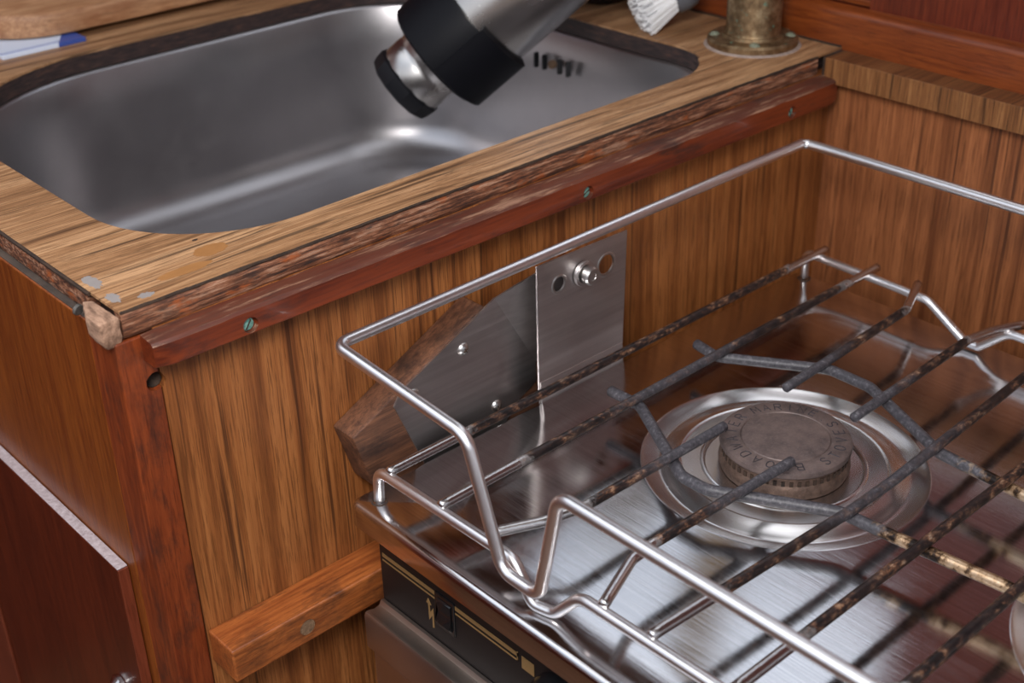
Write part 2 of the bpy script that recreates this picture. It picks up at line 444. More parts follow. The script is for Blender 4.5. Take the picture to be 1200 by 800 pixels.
# front edge trim: rounded, dented section swept along x
def trim_bm(x0, x1, n, prof, amt, freq):
    b = bmesh.new(); rings = []
    for i in range(n + 1):
        x = x0 + (x1 - x0) * i / n
        rings.append([b.verts.new((x, y + noise.noise(V((x * freq, y * 900, z * 900))) * amt, z + noise.noise(V((x * freq + 9, y * 700, z * 500))) * amt * .7)) for y, z in prof])
    for A, B in zip(rings, rings[1:]): bridge(b, A, B)
    b.faces.new(rings[0]); b.faces.new(rings[-1][::-1]); bmesh.ops.recalc_face_normals(b, faces=b.faces[:])
    return b
prof = [(.0065, -.0017), (.0004, -.0017), (-.0003, -.0026), (-.0006, -.005), (-.0003, -.008), (-.0007, -.0105), (.0000, -.0136), (.0010, -.0152), (.0065, -.0152)]
obj('front_edge_trim', trim_bm(.0004, .5655, 150, prof, .0006, 90), MT['worn'], top, 50, 'worn and scuffed front edge with bare patches')
obj('dark_edge_line', trim_bm(.0004, .5655, 90, [(.0010, -.0014), (-.0004, -.0014), (-.0004, -.0007), (.0001, .00006), (.0004, .00006)], .0005, 160), MT['shade_and_line'], top, 40, 'dark chipped edge line')
proL = [(.0062, -.0017), (.0003, -.0017), (0, -.004), (-.0002, -.008), (.0000, -.0125), (.0008, -.0136), (.0062, -.0136)]
lt = trim_bm(.0335, .80, 90, proL, .0005, 90)
for v in lt.verts: v.co = V((v.co.y - .0005, v.co.x, v.co.z))
bmesh.ops.recalc_face_normals(lt, faces=lt.faces[:])
obj('side_edge_trim', lt, MT['worn'], top, 50)
ll = trim_bm(.0300, .80, 60, [(.0012, -.0018), (-.0001, -.0018), (-.0004, -.0004), (.0001, .00015), (.0012, .0001)], .00025, 160)
for v in ll.verts: v.co = V((v.co.y - .0012, v.co.x, v.co.z))
bmesh.ops.recalc_face_normals(ll, faces=ll.faces[:])
obj('dark_edge_line', ll, MT['shade_and_line'], top, 40)
cb = prism([(-.0121, -.0015), (-.0004, -.0004), (-.0010, .0250), (-.0055, .0290), (-.0119, .0130)], -.0190, -.0022, 2, .0011, 2)
bmesh.ops.subdivide_edges(cb, edges=[e for e in cb.edges if e.calc_length() > .006], cuts=5, use_grid_fill=True)
for v in cb.verts:
    t = max(0, (-.0105 - v.co.z) / .0085)
    v.co.x += .0042 * t * t * (v.co.x < -.006); v.co.y += .0030 * t * t * (v.co.y < .008)
rough_up(cb, .00045, 330)
obj('corner_block', cb, MT['raw_wood'], top, 30, 'splintered bare wood block at the corner')
obj('edge_screw', lathe([(0, 0), (.0028, 0), (.0031, .0006), (.0031, .0016), (0, .0018)], (-.0072, .0303, -.0075), (-.25, .9, .2), 18), MT['old_steel'], top, 40, 'small screw head beside the broken corner')
# pale scuffs where the laminate has worn through
def patch(pts, z):
    b = bmesh.new(); vs = [b.verts.new((x, y, z)) for x, y in pts]; f = b.faces.new(vs)
    r = bmesh.ops.extrude_face_region(b, geom=[f]); bmesh.ops.translate(b, verts=[v for v in r['geom'] if isinstance(v, bmesh.types.BMVert)], vec=(0, 0, .00012))
    bmesh.ops.recalc_face_normals(b, faces=b.faces[:]); return b
MT['scuff'] = flat('grey_scuff', (.27, .24, .225), .6)
MT['stain'] = flat('brown_stain', (.35, .16, .055), .42)
def blob(cx, cy, rx, ry, seed, n=48, am=.45):
    return [(cx + rx * math.cos(2 * pi * k / n) * (1 + am * noise.noise(V((math.cos(2 * pi * k / n) * 2.6 + seed, math.sin(2 * pi * k / n) * 2.6, seed)))),
             cy + ry * math.sin(2 * pi * k / n) * (1 + am * noise.noise(V((math.cos(2 * pi * k / n) * 2.6, math.sin(2 * pi * k / n) * 2.6 + seed, 4))))) for k in range(n)]
for i, (cx, cy, rx, ry) in enumerate(((.0062, .040, .0035, .0085), (.0055, .0165, .003, .006), (.019, .0075, .004, .0028))):
    obj('worn_patch', patch(blob(cx, cy, rx, ry, i * 3.3), .00002), MT['scuff'], top, None, 'grey worn patch in the laminate')
obj('nail_hole', patch(blob(.0706, .0475, .0016, .0011, 3), .00002), MT['shade_and_line'], top, None, 'tiny nail hole in the laminate')
for i, (cx, cy, rx, ry) in enumerate(((.0700, .031, .010, .0065), (.0470, .0185, .016, .0042))):
    obj('stain', patch(blob(cx, cy, rx, ry, i * 2.1 + 9, 48, .2), .00002), MT['stain'], top, None, 'brown stain on the laminate')

# ------------------------------------------------------------------ sink
sink = thing('sink', 'stainless steel sink bowl sunk into the teak worktop', 'sink', (.28, .22, -.155))
sb = bmesh.new(); rings = []
def loft(rows):
    for d, z, push in rows:
        L = offset(HOLE, d); rings.append(vloop(sb, L, z))
R = .034; zb = -.150
rows = [(.014, -.0146), (.0012, -.0146), (-.0008, -.0152), (-.0022, -.0175)]
rows += [(-.0035 - .008 * t, -.0175 - (-.0175 - zb - R) * t) for t in (.3, .65, 1)]
for k in range(1, 9):
    a = .5 * pi * k / 8
    rows.append((-.0115 - R * (1 - math.cos(a)), zb + R - R * math.sin(a)))
loft([(d, z, 0) for d, z in rows])
cx, cy = .28, .22
last = offset(HOLE, rows[-1][0])
for t in (.8, .55, .3): rings.append(vloop(sb, [(cx + (x - cx) * t, cy + (y - cy) * t) for x, y in last], zb - .004 * (1 - t)))
for A, B in zip(rings, rings[1:]): bridge(sb, A, B)
sb.faces.new(rings[-1]); bmesh.ops.recalc_face_normals(sb, faces=sb.faces[:])
for f in sb.faces: f.normal_flip()
if sum(f.normal.z for f in sb.faces) < 0:
    for f in sb.faces: f.normal_flip()
obj('bowl', sb, MT['sink'], sink, 60)
obj('drain', lathe([(.0, .0006), (.012, .0006), (.017, .002), (.021, .0026), (.024, .0012), (.024, 0)], (.28, .22, -.1538), (0, 0, 1), 40), MT['bolt'], sink, 40)
for y in (.2365, .2265, .2085, .1985):
    s_ = box(.5004, .5052, y - .0015, y + .0015, -.0460, -.0330, .0012, 2)
    obj('overflow_slot', s_, MT['slot'], sink, 50, 'dark vertical overflow slot')
obj('overflow_screw', lathe([(0, .0), (.0032, .0), (.0036, .0012), (.0036, .004)], (.5008, .2175, -.0395), (1, 0, 0), 18), MT['plug'], sink, 40)

# ------------------------------------------------------------------ battens
bt = thing('batten', 'long dark mahogany batten with green screws under the worktop edge', 'batten', (.0088, 0, -.031))
b = bmesh.new()
sec = lambda zb_: [(0, -.0150), (-.0125, -.0163), (-.0142, -.0180), (-.0142, zb_), (-.0128, zb_ - .0010), (0, zb_ - .001)]
N = 60; rr = []
for i in range(N + 1):
    t = i / N; x = .0085 + t * (.5752 - .0085); zb_ = -.0302 - .0036 * t
    e = min(1., min(i, N - i) / 1.2) if i in (0, N) else 1.
    pts = sec(zb_)
    rr.append([b.verts.new((x, (y if e == 1 else y * .88) + noise.noise(V((x * 70, y * 50, z * 50))) * .00035, (z if e == 1 else -.0245 + (z + .0245) * .9) + (noise.noise(V((x * 60 + 5, y * 80, 0))) * .0006 if z > -.02 else 0))) for y, z in pts])
for A, B in zip(rr, rr[1:]): bridge(b, A, B)
b.faces.new(rr[0]); b.faces.new(rr[-1][::-1]); bmesh.ops.recalc_face_normals(b, faces=b.faces[:])
bar = obj('bar', b, MT['batten'], bt, 35)
SCR = ((.0625, -.0258), (.3112, -.0272), (.5189, -.0278))
cut(bar, *[lathe([(0, -.004), (.0046, -.004), (.0044, .0028), (0, .0028)], (x + .0006, -.0142, z), (0, 1, 0), 20) for x, z in SCR])
for x, z in SCR:
    s_ = lathe([(0, 0), (.0026, .0001), (.0036, .0006), (.0037, .003), (0, .003)], (x, -.0126, z), (0, 1, 0), 20)
    so = obj('screw', s_, MT['verdigris'], bt, 40, 'verdigris green screw head')
    a = random.uniform(0, 3); d = V((math.cos(a), 0, math.sin(a))) * .003; c = V((x, -.0127, z))
    obj('screw_slot', tube([c - d, c + d], .0004, 6), MT['shade_and_line'], so)
lb = thing('batten', 'short orange mahogany batten with round plug beside the stove front', 'batten', (.0166, 0, -.2365))
lbar = obj('bar', box(.0166, .235, -.0264, 0, -.2362, -.2132, .0012), MT['mahog_low'], lb, 12)
cut(lbar, lathe([(0, -.003), (.0055, -.003), (.0055, .0006), (0, .0006)], (.0668, -.0264, -.2252), (0, 1, 0), 24))
obj('plug', lathe([(0, 0), (.0052, 0), (.0053, .001), (0, .001)], (.0668, -.0261, -.2252), (0, 1, 0), 24), MT['plug'], lb, 40, 'round brown wooden plug')

# ------------------------------------------------------------------ cupboard door
cd = thing('cupboard_door', 'dark red mahogany cupboard door with light painted along its top edge', 'door', (-.0085, .2, -.75))
obj('panel', box(-.0122, -.0054, .041, .36, -.75, -.1778, .0008), MT['mahog_door'], cd, 12)
obj('side_edge', box(-.0120, -.0056, .0403, .0411, -.75, -.1780, .0002), MT['mahog_edge'], cd)
MT['lit_edge'] = raw('lit_top_edge', (.28, .22, .22), (.46, .39, .40), (300, 300, 300), .45)  # pale colour stands in for hatch light falling on the door's top edge
obj('top_edge', box(-.0120, -.0056, .0412, .359, -.1779, -.1771, .0003), MT['lit_edge'], cd, None, 'top edge coloured pale as lit from above')
ring = lathe([(.006, 0), (.008, .0005), (.0085, .003), (.005, .006), (.0035, .008)], (-.0122, .0716, -.2860), (-1, 0, 0), 28)
kn = obj('latch_ring', ring, MT['door_knob'], cd, 50)
fr = obj('door_frame_strip', box(-.0145, -.0122, .285, .36, -.75, -.19, .0008), MT['mahog_edge'], cd, 12)

# ------------------------------------------------------------------ gimbal mount
gm = thing('gimbal_mount', 'wooden block with screwed steel plate on the teak panel behind the stove', 'bracket', (.19, 0, -.20))
obj('block', prism([(.1147, -.1177), (.2161, -.0693), (.2365, -.090), (.2752, -.1400), (.2752, -.172), (.1767, -.2154), (.1260, -.1560)], -.0205, -.0002, 1, .0014, 2), MT['block'], gm, 35)
b = bmesh.new()
FA, FB = (.2245, -.0672), (.2575, -.1245)           # fold line: the plate bends away from the block on its right
def py(x, z): return -.0216 - .2155 * max(0, (x - FA[0]) * .867 + (z - FA[1]) * .499)
mk = lambda x, z, f: b.verts.new((x, py(x, z) if f else -.0216, z))
va, vb = mk(*FA, 0), mk(*FB, 0)
main = [mk(x, z, 0) for x, z in ((.2575, -.1390), (.2399, -.1475), (.2150, -.1760), (.1690, -.1700), (.1610, -.1500), (.1446, -.1089), (.1500, -.1007), (.2150, -.0713), (.2195, -.0690))]
side_ = [mk(x, z, 1) for x, z in ((.2534, -.0580), (.2850, -.0600), (.2850, -.1120))]
b.faces.new([va, vb] + main); b.faces.new([vb, va] + side_)
bmesh.ops.recalc_face_normals(b, faces=b.faces[:])
if sum(q.normal.y for q in b.faces) > 0:
    for q in b.faces: q.normal_flip()
bmesh.ops.solidify(b, geom=b.faces[:], thickness=.0012)
obj('plate', b, MT['plate'], gm)
for x, z, a in ((.1985, -.0916, .5), (.2233, -.1425, .9), (.1590, -.1068, .2)):
    so = obj('screw', lathe([(0, -.0024), (.0018, -.0022), (.0036, -.0012), (.0044, 0), (.0044, .001)], (x, -.0216, z), (0, 1, 0), 24), MT['bolt'], gm, 50)
    xb = bmesh.new()
    for q in (a, a + pi / 2):
        d = V((math.cos(q), 0, math.sin(q))) * .0019; c = V((x, -.0240, z)); tube([c - d, c + d], .00045, 6, bm=xb)
    obj('cross_slot', xb, MT['shade_and_line'], so)
obj('pivot_pin', lathe([(0, -.0440), (.0022, -.0438), (.0024, -.0441), (.0050, -.0441), (.0060, -.0430), (.0060, -.0284), (0, -.0284)], (.2862, 0, -.0665), (0, 1, 0), 32), MT['bolt'], gm, 35)
obj('pivot_washer', lathe([(.0061, -.0385), (.0082, -.0384), (.0086, -.0378), (.0086, -.0366), (.0061, -.0366)], (.2850, 0, -.0660), (0, 1, 0), 32), MT['plate'], gm, 35)

# ------------------------------------------------------------------ stove
ZT = -.1427
BX, BY = .3030, -.1837
st = thing('stove', 'stainless steel marine stove with burner and black control panel', 'stove', (.31, -.30, -.60))
x0, x1, y0, y1 = .0965, .5115, -.62, -.0363
b = bmesh.new(); rg = []
for d, z in ((.0012, -.1585), (0, -.1580), (0, -.1467), (.0003, -.1455), (.0010, -.1443), (.0021, -.1433), (.0040, -.1427)):
    rg.append(vloop(b, rrect(x0 + d, x1 - d, y0 + d, y1 - d, max(.0075 - d, .002), 8), z))
for A, B in zip(rg, rg[1:]): bridge(b, A, B)
RX0, RX1, RY0, RY1 = .128, .476, -.59, -.081
rc = [vloop(b, rrect(RX0 + d, RX1 - d, RY0 + d, RY1 - d, .03 - d, 8), ZT - dz) for d, dz in ((0, 0), (.0012, .0001), (.0068, .0005), (.008, .0006))]
fill(b, rg[-1], rc[0])
for A, B in zip(rc, rc[1:]): bridge(b, A, B)
PANS = ((BX, BY, .0835), (.309, -.420, .0835))
hl = [vloop(b, circ(cx, cy, r, 96), ZT - .0006) for cx, cy, r in PANS]
fill(b, rc[-1], *hl)
# small holes for the rack legs are drilled below
bmesh.ops.recalc_face_normals(b, faces=b.faces[:])
hob = obj('hob_top', b, MT['hob'], st, 28)
for lx, ly in ((.1086, -.0506), (.5028, -.0490)):
    obj('leg_socket', lathe([(.0036, .0003), (.0046, .0003), (.0049, 0.)], (lx, ly, ZT), (0, 0, 1), 24), MT['shade_and_line'], st, 40)
def pan(cx, cy, s=1.):
    pr = [(.0835, -.0006), (.0828, -.0005), (.0822, -.0009), (.0800, -.0018), (.0765, -.0031), (.0735, -.0040), (.0722, -.0042), (.0712, -.0040), (.0690, -.0031), (.0660, -.0018), (.0625, -.0006), (.0608, -.0002), (.0598, -.0004), (.0590, -.0008), (.0485, -.0010), (.0476, -.0004), (.0466, -.0003), (.0458, -.0010), (.0452, -.0020), (.030, -.0022)]
    return lathe([(r * s, z) for r, z in pr], (cx, cy, ZT), (0, 0, 1), 96)
obj('drip_pan', pan(BX, BY), MT['pan'], st, 24)
obj('drip_pan', pan(.309, -.420), MT['pan'], st, 24)
def burner(cx, cy, letters):
    obj('burner_body', lathe([(.030, -.0020), (.0368, -.0016), (.0380, .0020), (.0378, .0040), (.0366, .0062), (.0360, .0070), (.0360, .0127), (.030, .0128)], (cx, cy, ZT), (0, 0, 1), 72), MT['brassy'], st, 30)
    pb = bmesh.new(); n = 50
    for k in range(n):
        a = 2 * pi * k / n; c = V((cx + .0358 * math.cos(a), cy + .0358 * math.sin(a), ZT + .0087))
        q = bmesh.new(); bmesh.ops.create_cube(q, size=1)
        bmesh.ops.scale(q, vec=(.0014, .0021, .0030), verts=q.verts); bmesh.ops.rotate(q, verts=q.verts, matrix=Matrix.Rotation(a, 3, 'Z')); bmesh.ops.translate(q, verts=q.verts, vec=c)
        merge(pb, q)
    obj('flame_ports', pb, MT['shade_and_line'], st, None, 'row of small dark flame ports')
    zc = ZT + .0126
    c_ = obj('burner_cap', lathe([(.030, 0), (.0372, .0002), (.0379, .0010), (.0380, .0028), (.0376, .0040), (.0364, .0046), (.0262, .0046), (.0256, .0040), (.0250, .0046), (.018, .0051), (0, .0053)], (cx, cy, zc), (0, 0, 1), 96), MT['cap'], st, 28)
    return c_, zc + .0046
c1, zl = burner(BX, BY, True)
# strokes of the cast lettering; unit box 0..1
G = {'B': [[(0, 0), (0, 1), (.6, 1), (.75, .85), (.75, .68), (.6, .54), (0, .54)], [(.6, .54), (.82, .4), (.82, .15), (.65, 0), (0, 0)]],
     'R': [[(0, 0), (0, 1), (.6, 1), (.78, .85), (.78, .65), (.6, .5), (0, .5)], [(.4, .5), (.82, 0)]],
     'O': [[(.4 + .42 * math.cos(t * pi / 8), .5 + .5 * math.sin(t * pi / 8)) for t in range(17)]],
     'A': [[(0, 0), (.42, 1), (.84, 0)], [(.16, .36), (.68, .36)]],
     'D': [[(0, 0), (0, 1), (.45, 1), (.75, .8), (.82, .5), (.75, .2), (.45, 0), (0, 0)]],
     'W': [[(-.1, 1), (.2, 0), (.42, .8), (.65, 0), (.95, 1)]],
     'T': [[(0, 1), (.84, 1)], [(.42, 1), (.42, 0)]],
     'E': [[(.75, 1), (0, 1), (0, 0), (.75, 0)], [(0, .52), (.6, .52)]],
     'M': [[(-.05, 0), (.05, 1), (.42, .3), (.8, 1), (.9, 0)]],
     'I': [[(.4, 0), (.4, 1)]], 'N': [[(0, 0), (0, 1), (.8, 0), (.8, 1)]],
     'S': [[(.8, .82), (.62, .98), (.25, 1), (.05, .84), (.1, .62), (.4, .52), (.72, .4), (.8, .2), (.6, .02), (.22, 0), (.02, .18)]],
     'V': [[(0, 1), (.42, 0), (.84, 1)]], '.': [[(.35, 0), (.42, .08)]]}
lm = bmesh.new()
def put_letter(ch, ang, inward):
    er = V((math.cos(ang), math.sin(ang), 0)); et = V((math.sin(ang), -math.cos(ang), 0))   # et: clockwise
    up, rt = (er, et) if not inward else (-er, -et)
    mid = V((BX, BY, zl)) + er * .0313
    for s_ in G[ch]:
        tube([mid + rt * ((x - .42) * .0048) + up * ((y - .5) * .0062) for x, y in s_], .00034, 6, bm=lm, cap=0)
cam_az = math.atan2(-.5575 - BY, -.2394 - BX)     # the side of the cap towards the cabin
def ang_of(px):                                     # clockwise degrees from the cabin side
    return cam_az - math.radians(px)
for i, ch in enumerate('BROADWATER'): put_letter(ch, ang_of(-17 + i * 15.2), False)
for i, ch in enumerate('MARINE.'): put_letter(ch, ang_of(142 + i * 13.2 + (2 if ch == '.' else 0)), False)
for i, ch in enumerate('STOVES'): put_letter(ch, ang_of(-47 - i * 15.5), True)
bmesh.ops.recalc_face_normals(lm, faces=lm.faces[:])
obj('cast_lettering', lm, MT['letters'], c1, 60, 'cast lettering around the cap rim')
burner(.309, -.420, False)
# control panel, its print and the igniter switch
obj('control_panel', box(.113, .118, -.60, -.0395, -.235, -.1590, .0006), MT['black'], st)
def strip(pts, x=.1129, th=.0003):
    b = bmesh.new(); f = b.faces.new([b.verts.new((x, y, z)) for y, z in pts]); r = bmesh.ops.extrude_face_region(b, geom=[f])
    bmesh.ops.translate(b, verts=[v for v in r['geom'] if isinstance(v, bmesh.types.BMVert)], vec=(-th, 0, 0)); bmesh.ops.recalc_face_normals(b, faces=b.faces[:]); return b
def hstrip(ya, yb, za, zb_): return strip([(ya, za), (yb, za), (yb, zb_), (ya, zb_)])
for ya, yb, za, zb_ in ((-.0425, -.0905, -.1858, -.1884), (-.0425, -.0905, -.1905, -.1915), (-.1085, -.1600, -.1858, -.1884), (-.1085, -.1600, -.1905, -.1915), (-.1592, -.1600, -.1850, -.1915), (-.163, -.1725, -.1858, -.1940)):
    obj('gold_stripe', hstrip(ya, yb, za, zb_), MT['gold'], st)
obj('lightning_symbol', strip([(-.0843, -.1945), (-.0868, -.1985), (-.0853, -.1985), (-.0856, -.2040), (-.0886, -.1995), (-.0886, -.2140), (-.0872, -.2145), (-.0874, -.2055), (-.0843, -.2105), (-.0840, -.1985), (-.0824, -.1985)]), MT['gold'], st, None, 'gold lightning arrow symbol')
sw = obj('igniter_switch', box(.1118, .1135, -.1080, -.0915, -.2090, -.1845, .0005), MT['black_gloss'], st, 12)
rk = prism([(.1119, -.1870), (.1106, -.1882), (.1113, -.1970), (.1090, -.2030), (.1119, -.2070)], -.1060, -.0940, 1, .0004, 1)
obj('rocker', rk, MT['black_gloss'], sw, 35)
kb = obj('control_knob', lathe([(0, .026), (.012, .026), (.0150, .0245), (.0165, .018), (.019, .010), (.0205, .004), (.0205, 0), (0, 0)], (.113, -.194, -.2005), (-1, 0, 0), 40), MT['black_gloss'], st, 35)
obj('knob_grip', box(.0830, .0885, -.1965, -.1915, -.2180, -.1830, .0012), MT['black'], kb, 12)
# oven door: grooved lip on top, slabs below
dr = prism([(.1125, -.2215), (.1105, -.2215), (.1090, -.2245), (.1050, -.2252), (.1010, -.2238), (.0988, -.2240), (.0978, -.2260), (.0978, -.2500), (.0990, -.2515), (.1125, -.2515)], -.60, -.0402, 1, 0)
od = obj('oven_door', dr, MT['front_steel'], st, 35)
obj('door_slab', box(.1000, .1120, -.60, -.0430, -.58, -.2530, .0012), MT['front_steel'], od, 12)
obj('oven_body', box(.1185, .500, -.60, -.0445, -.60, -.1590, .002), MT['oven_black'], st, 12)
# hanger plate that carries the stove on the pivot pin
hp = prism([(.2458, -.0485), (.3250, -.0500), (.3228, -.1365), (.3190, -.172), (.2500, -.172), (.2463, -.1380)], -.0358, -.0346, 1, .0004, 1)
hpo = obj('hanger_plate', hp, MT['plate'], st)
cut(hpo, *[lathe([(0, -.01), (r, -.01), (r, .01), (0, .01)], (x, -.0352, z), (0, 1, 0), 28) for x, z, r in ((.2648, -.0668, .0049), (.2862, -.0665, .0084), (.3060, -.0676, .0066))])
obj('hanger_fold', prism([(-.0346, -.1300), (-.0362, -.1300), (-.0372, -.1450), (-.0346, -.1450)], .2475, .3222, 0, .0002, 1), MT['plate'], st, 30)
for x, r in ((.2648, .0049), (.3060, .0066)):
    obj('hole_rim', lathe([(r, .0002), (r + .0012, .0005), (r + .0018, .0001)], (x, -.0358, -.0668 if x < .3 else -.0676), (0, -1, 0), 28), MT['bolt'], st, 50)

# ------------------------------------------------------------------ pan support rack (lifts off the hob)
rack = thing('pan_rack', 'burnt wire pan rack standing over the hob', 'rack', (BX, BY, ZT))
zr = -.1180; rw = .0030
zf = -.1212
FR = [(.1084, -.0509, -.1423), (.1092, -.0509, zf), (.1108, -.1610, zf), (.1085, -.1775, -.1390), (.1115, -.1900, -.1390), (.1142, -.2050, zf), (.1158, -.330, zf), (.1158, -.345, -.139), (.1158, -.36, -.139), (.1158, -.375, zf), (.1158, -.56, zf), (.1158, -.567, -.142)]
obj('front_frame', tube(fillet(FR, [0, .007, .012, .008, .008, .012, .009, .006, .006, .009, .006, 0]), .0032), MT['rail'], rack, 60)
BR = [(.5028, -.0490, -.1423), (.5022, -.0490, zf), (.4990, -.1520, zf), (.4955, -.1850, -.1390), (.4955, -.1950, -.1390), (.4958, -.2140, zf), (.4940, -.330, zf), (.4940, -.345, -.139), (.4940, -.36, -.139), (.4940, -.375, zf), (.4940, -.56, zf), (.4940, -.567, -.142)]
obj('back_frame', tube(fillet(BR, [0, .006, .016, .004, .004, .014, .009, .006, .006, .009, .006, 0]), .0030), MT['rail'], rack, 60)
def dense(p, step=.006):
    out = []
    for a, b_ in zip(p, p[1:]):
        a, b_ = V(a), V(b_); n = max(1, int((b_ - a).length / step))
        out += [a + (b_ - a) * k / n for k in range(n)]
    return out + [V(p[-1])]
RODS = [[(.1088, -.0603), (.5110, -.0603)], [(.1095, -.1040), (.5125, -.1030)],
        [(.1120, -.1392), (.1400, -.1518), (.1640, -.1577), (.2778, -.1592)], [(.1145, -.2195), (.1500, -.2052), (.1680, -.2040), (.2768, -.2078)],
        [(.5104, -.1368), (.4713, -.1528), (.3344, -.1582)], [(.5085, -.2176), (.4840, -.2068), (.4640, -.2028), (.3358, -.2058)],
        [(.1150, -.2490), (.2600, -.2568), (.3000, -.2568), (.5100, -.2482)], [(.1155, -.2974), (.5080, -.2998)], [(.1155, -.3478), (.5080, -.3494)]]
for r in RODS:
    p = [(x, y, zr) for x, y in r]
    obj('wire_rod', tube(dense(fillet(p, .012, 5)), rw, 12), MT['burnt'], rack, 60)
zb = -.1236
A_ = [(.3460, -.0782), (.3422, -.0992), (.3800, -.158), (.3800, -.188), (.3480, -.256), (.3450, -.31), (.3450, -.372)]
B_ = [(.2646, -.0794), (.2650, -.1045), (.2278, -.170), (.2278, -.188), (.2628, -.2499), (.2655, -.2850), (.2705, -.3400), (.2705, -.372)]
for r in (A_, B_):
    obj('cross_wire', tube(dense(fillet([(x, y, zb) for x, y in r], .014, 6)), .0034, 14), MT['burnt_cross'], rack, 60, 'thicker grey wire bent around the burner')

# ------------------------------------------------------------------ fiddle rail
frl = thing('fiddle_rail', 'polished steel guard rail running round the stove top', 'rail', (.30, -.30, -.05))
FP = [(.506, -.60, -.041), (.506, -.0365, -.0412), (.0992, -.0365, -.0432), (.1015, -.1390, -.0530), (.1015, -.1630, -.1225), (.1015, -.1895, -.1225), (.1015, -.2035, -.0555), (.1015, -.60, -.0560)]
obj('rail_rod', tube(dense(fillet(FP, [0, .006, .0075, .011, .0115, .0085, .0095, 0], 9), .02), .0034, 16), MT['rail'], frl, 60)
for x, y, z in ((.1015, -.5985, -.0560), (.506, -.5985, -.041)):
    obj('rail_post', tube([(x, y, z), (x, y, ZT)], .0031, 12), MT['rail'], frl, 60)

# ------------------------------------------------------------------ flask leaning on the pipe
ax = V((.5925, -.4928, .6373)).normalized(); F0 = V((.3594, .2400, -.0320))
fl = thing('flask', 'large steel flask with black sleeve leaning head down over the sink', 'flask', F0)
a_, u_, w_ = frame(ax)
def at(t): return F0 + ax * t
obj('body', lathe([(.0405, .040), (.0425, .045), (.0425, .20), (.0425, .262), (.040, .270), (0, .270)], F0, ax, 64), MT['flask'], fl, 40)
obj('neck', lathe([(.0275, .010), (.0288, .013), (.0290, .028), (.0283, .030), (.0290, .032), (.0310, .040), (.040, .046)], F0, ax, 64), MT['flask'], fl, 40)
sp = [(0, 0), (.027, 0), (.0290, .0015), (.0305, .006), (.0312, .0125), (.0290, .0145), (0, .0145)]
obj('stopper', lathe(sp, F0, ax, 12), MT['stopper'], fl, 20)
slv = lathe([(.030, .0385), (.0425, .0388), (.0452, .0410), (.0458, .0500), (.0458, .0800), (.0452, .0845), (.0420, .0852)], F0, ax, 64)
so = obj('sleeve', slv, MT['rubber'], fl, 35)
# moulded tab on the side of the sleeve towards the right of the sink
camd = V((.579, .651, -.491)); side = (ax.cross(camd)).normalized()
rightw = V((.738, -.674, -.023)); side = side if side.dot(rightw) > 0 else -side
front = side.cross(ax).normalized(); front = front if front.dot(camd) < 0 else -front
tb = bmesh.new(); ang = [math.radians(q) for q in range(-8, 76, 6)]
for r0, r1, t0, t1 in ((.044, .0487, .0405, .0905),):
    vs = []
    for th in ang:
        d = side * math.cos(th) + front * math.sin(th)
        vs.append([tb.verts.new(F0 + ax * t + d * r) for t, r in ((t0, r0), (t0 + .0015, r1), (t1 - .002, r1), (t1, r0 - .001))])
    for A, B in zip(vs, vs[1:]): bridge(tb, A, B)
    tb.faces.new(vs[0]); tb.faces.new(vs[-1][::-1])
bmesh.ops.recalc_face_normals(tb, faces=tb.faces[:])
obj('tab', tb, MT['rubber'], so, 35)

# ------------------------------------------------------------------ bronze pipe
pp = thing('pillar_pipe', 'aged bronze pipe on a screwed flange behind the sink corner', 'pipe', (.557, .0545, 0))
obj('tube', lathe([(.0225, .006), (.0212, .0085), (.0205, .012), (.0205, .62)], (.557, .0545, 0), (0, 0, 1), 48), MT['bronze'], pp, 40)
obj('flange', lathe([(.0, 0), (.0325, 0), (.0342, .0012), (.0342, .0050), (.0325, .0066), (.0235, .0072), (.0230, .0095), (.0200, .0095)], (.557, .0545, 0), (0, 0, 1), 56), MT['bronze'], pp, 30)
for dx, dy in ((-.0175, .0225), (.0185, -.0210), (-.021, -.0185)):
    obj('flange_screw', lathe([(0, .0022), (.0025, .0018), (.0044, 0)], (.557 + dx, .0545 + dy, .0066), (0, 0, 1), 18), MT['old_brass'], pp, 50, 'greenish screw')
obj('sealant', lathe([(.030, .0016), (.0352, .0012), (.0366, .0)], (.557, .0545, 0), (0, 0, 1), 48), raw('pale_sealant', (.22, .16, .13), (.36, .28, .24)), pp, 50)

# ------------------------------------------------------------------ dish brush
HB = V((.5510, .1230, .0290))
br = thing('dish_brush', 'white bristled dish brush lying by the sink corner', 'brush', (HB.x, HB.y, 0))
dirb = (V((.5180, .1410, .0125)) - HB).normalized()
obj('head', lathe([(0, -.0155), (.009, -.0142), (.0150, -.008), (.0165, 0), (.0155, .007), (.011, .0105), (0, .0115)], HB, dirb, 32), MT['grey_plastic'], br, 50)
bb = bmesh.new(); a_, u_, w_ = frame(dirb)
for k in range(420):
    r = math.sqrt(random.random()); th = random.uniform(0, 2 * pi)
    e = (u_ * math.cos(th) + w_ * math.sin(th)) * r
    p0 = HB + dirb * .008 + e * .0130
    L = random.uniform(.028, .033) * (1 - .06 * r)
    p1 = p0 + (dirb + e * .30).normalized() * L
    if p1.z < .0008: p1.z = .0008 + random.random() * .001
    tube([p0, p1], .0008, 5, cap=0, bm=bb)
bmesh.ops.recalc_face_normals(bb, faces=bb.faces[:])
lathe([(0, .006), (.0120, .0065), (.0140, .014), (.0165, .026), (.0130, .0290), (0, .0300)], HB, dirb, 28, bm=bb)
bo = obj('bristles', bb, MT['bristle'], br, 60); bo['kind'] = 'stuff'
hd = HB + V((.0125, .010, .004))
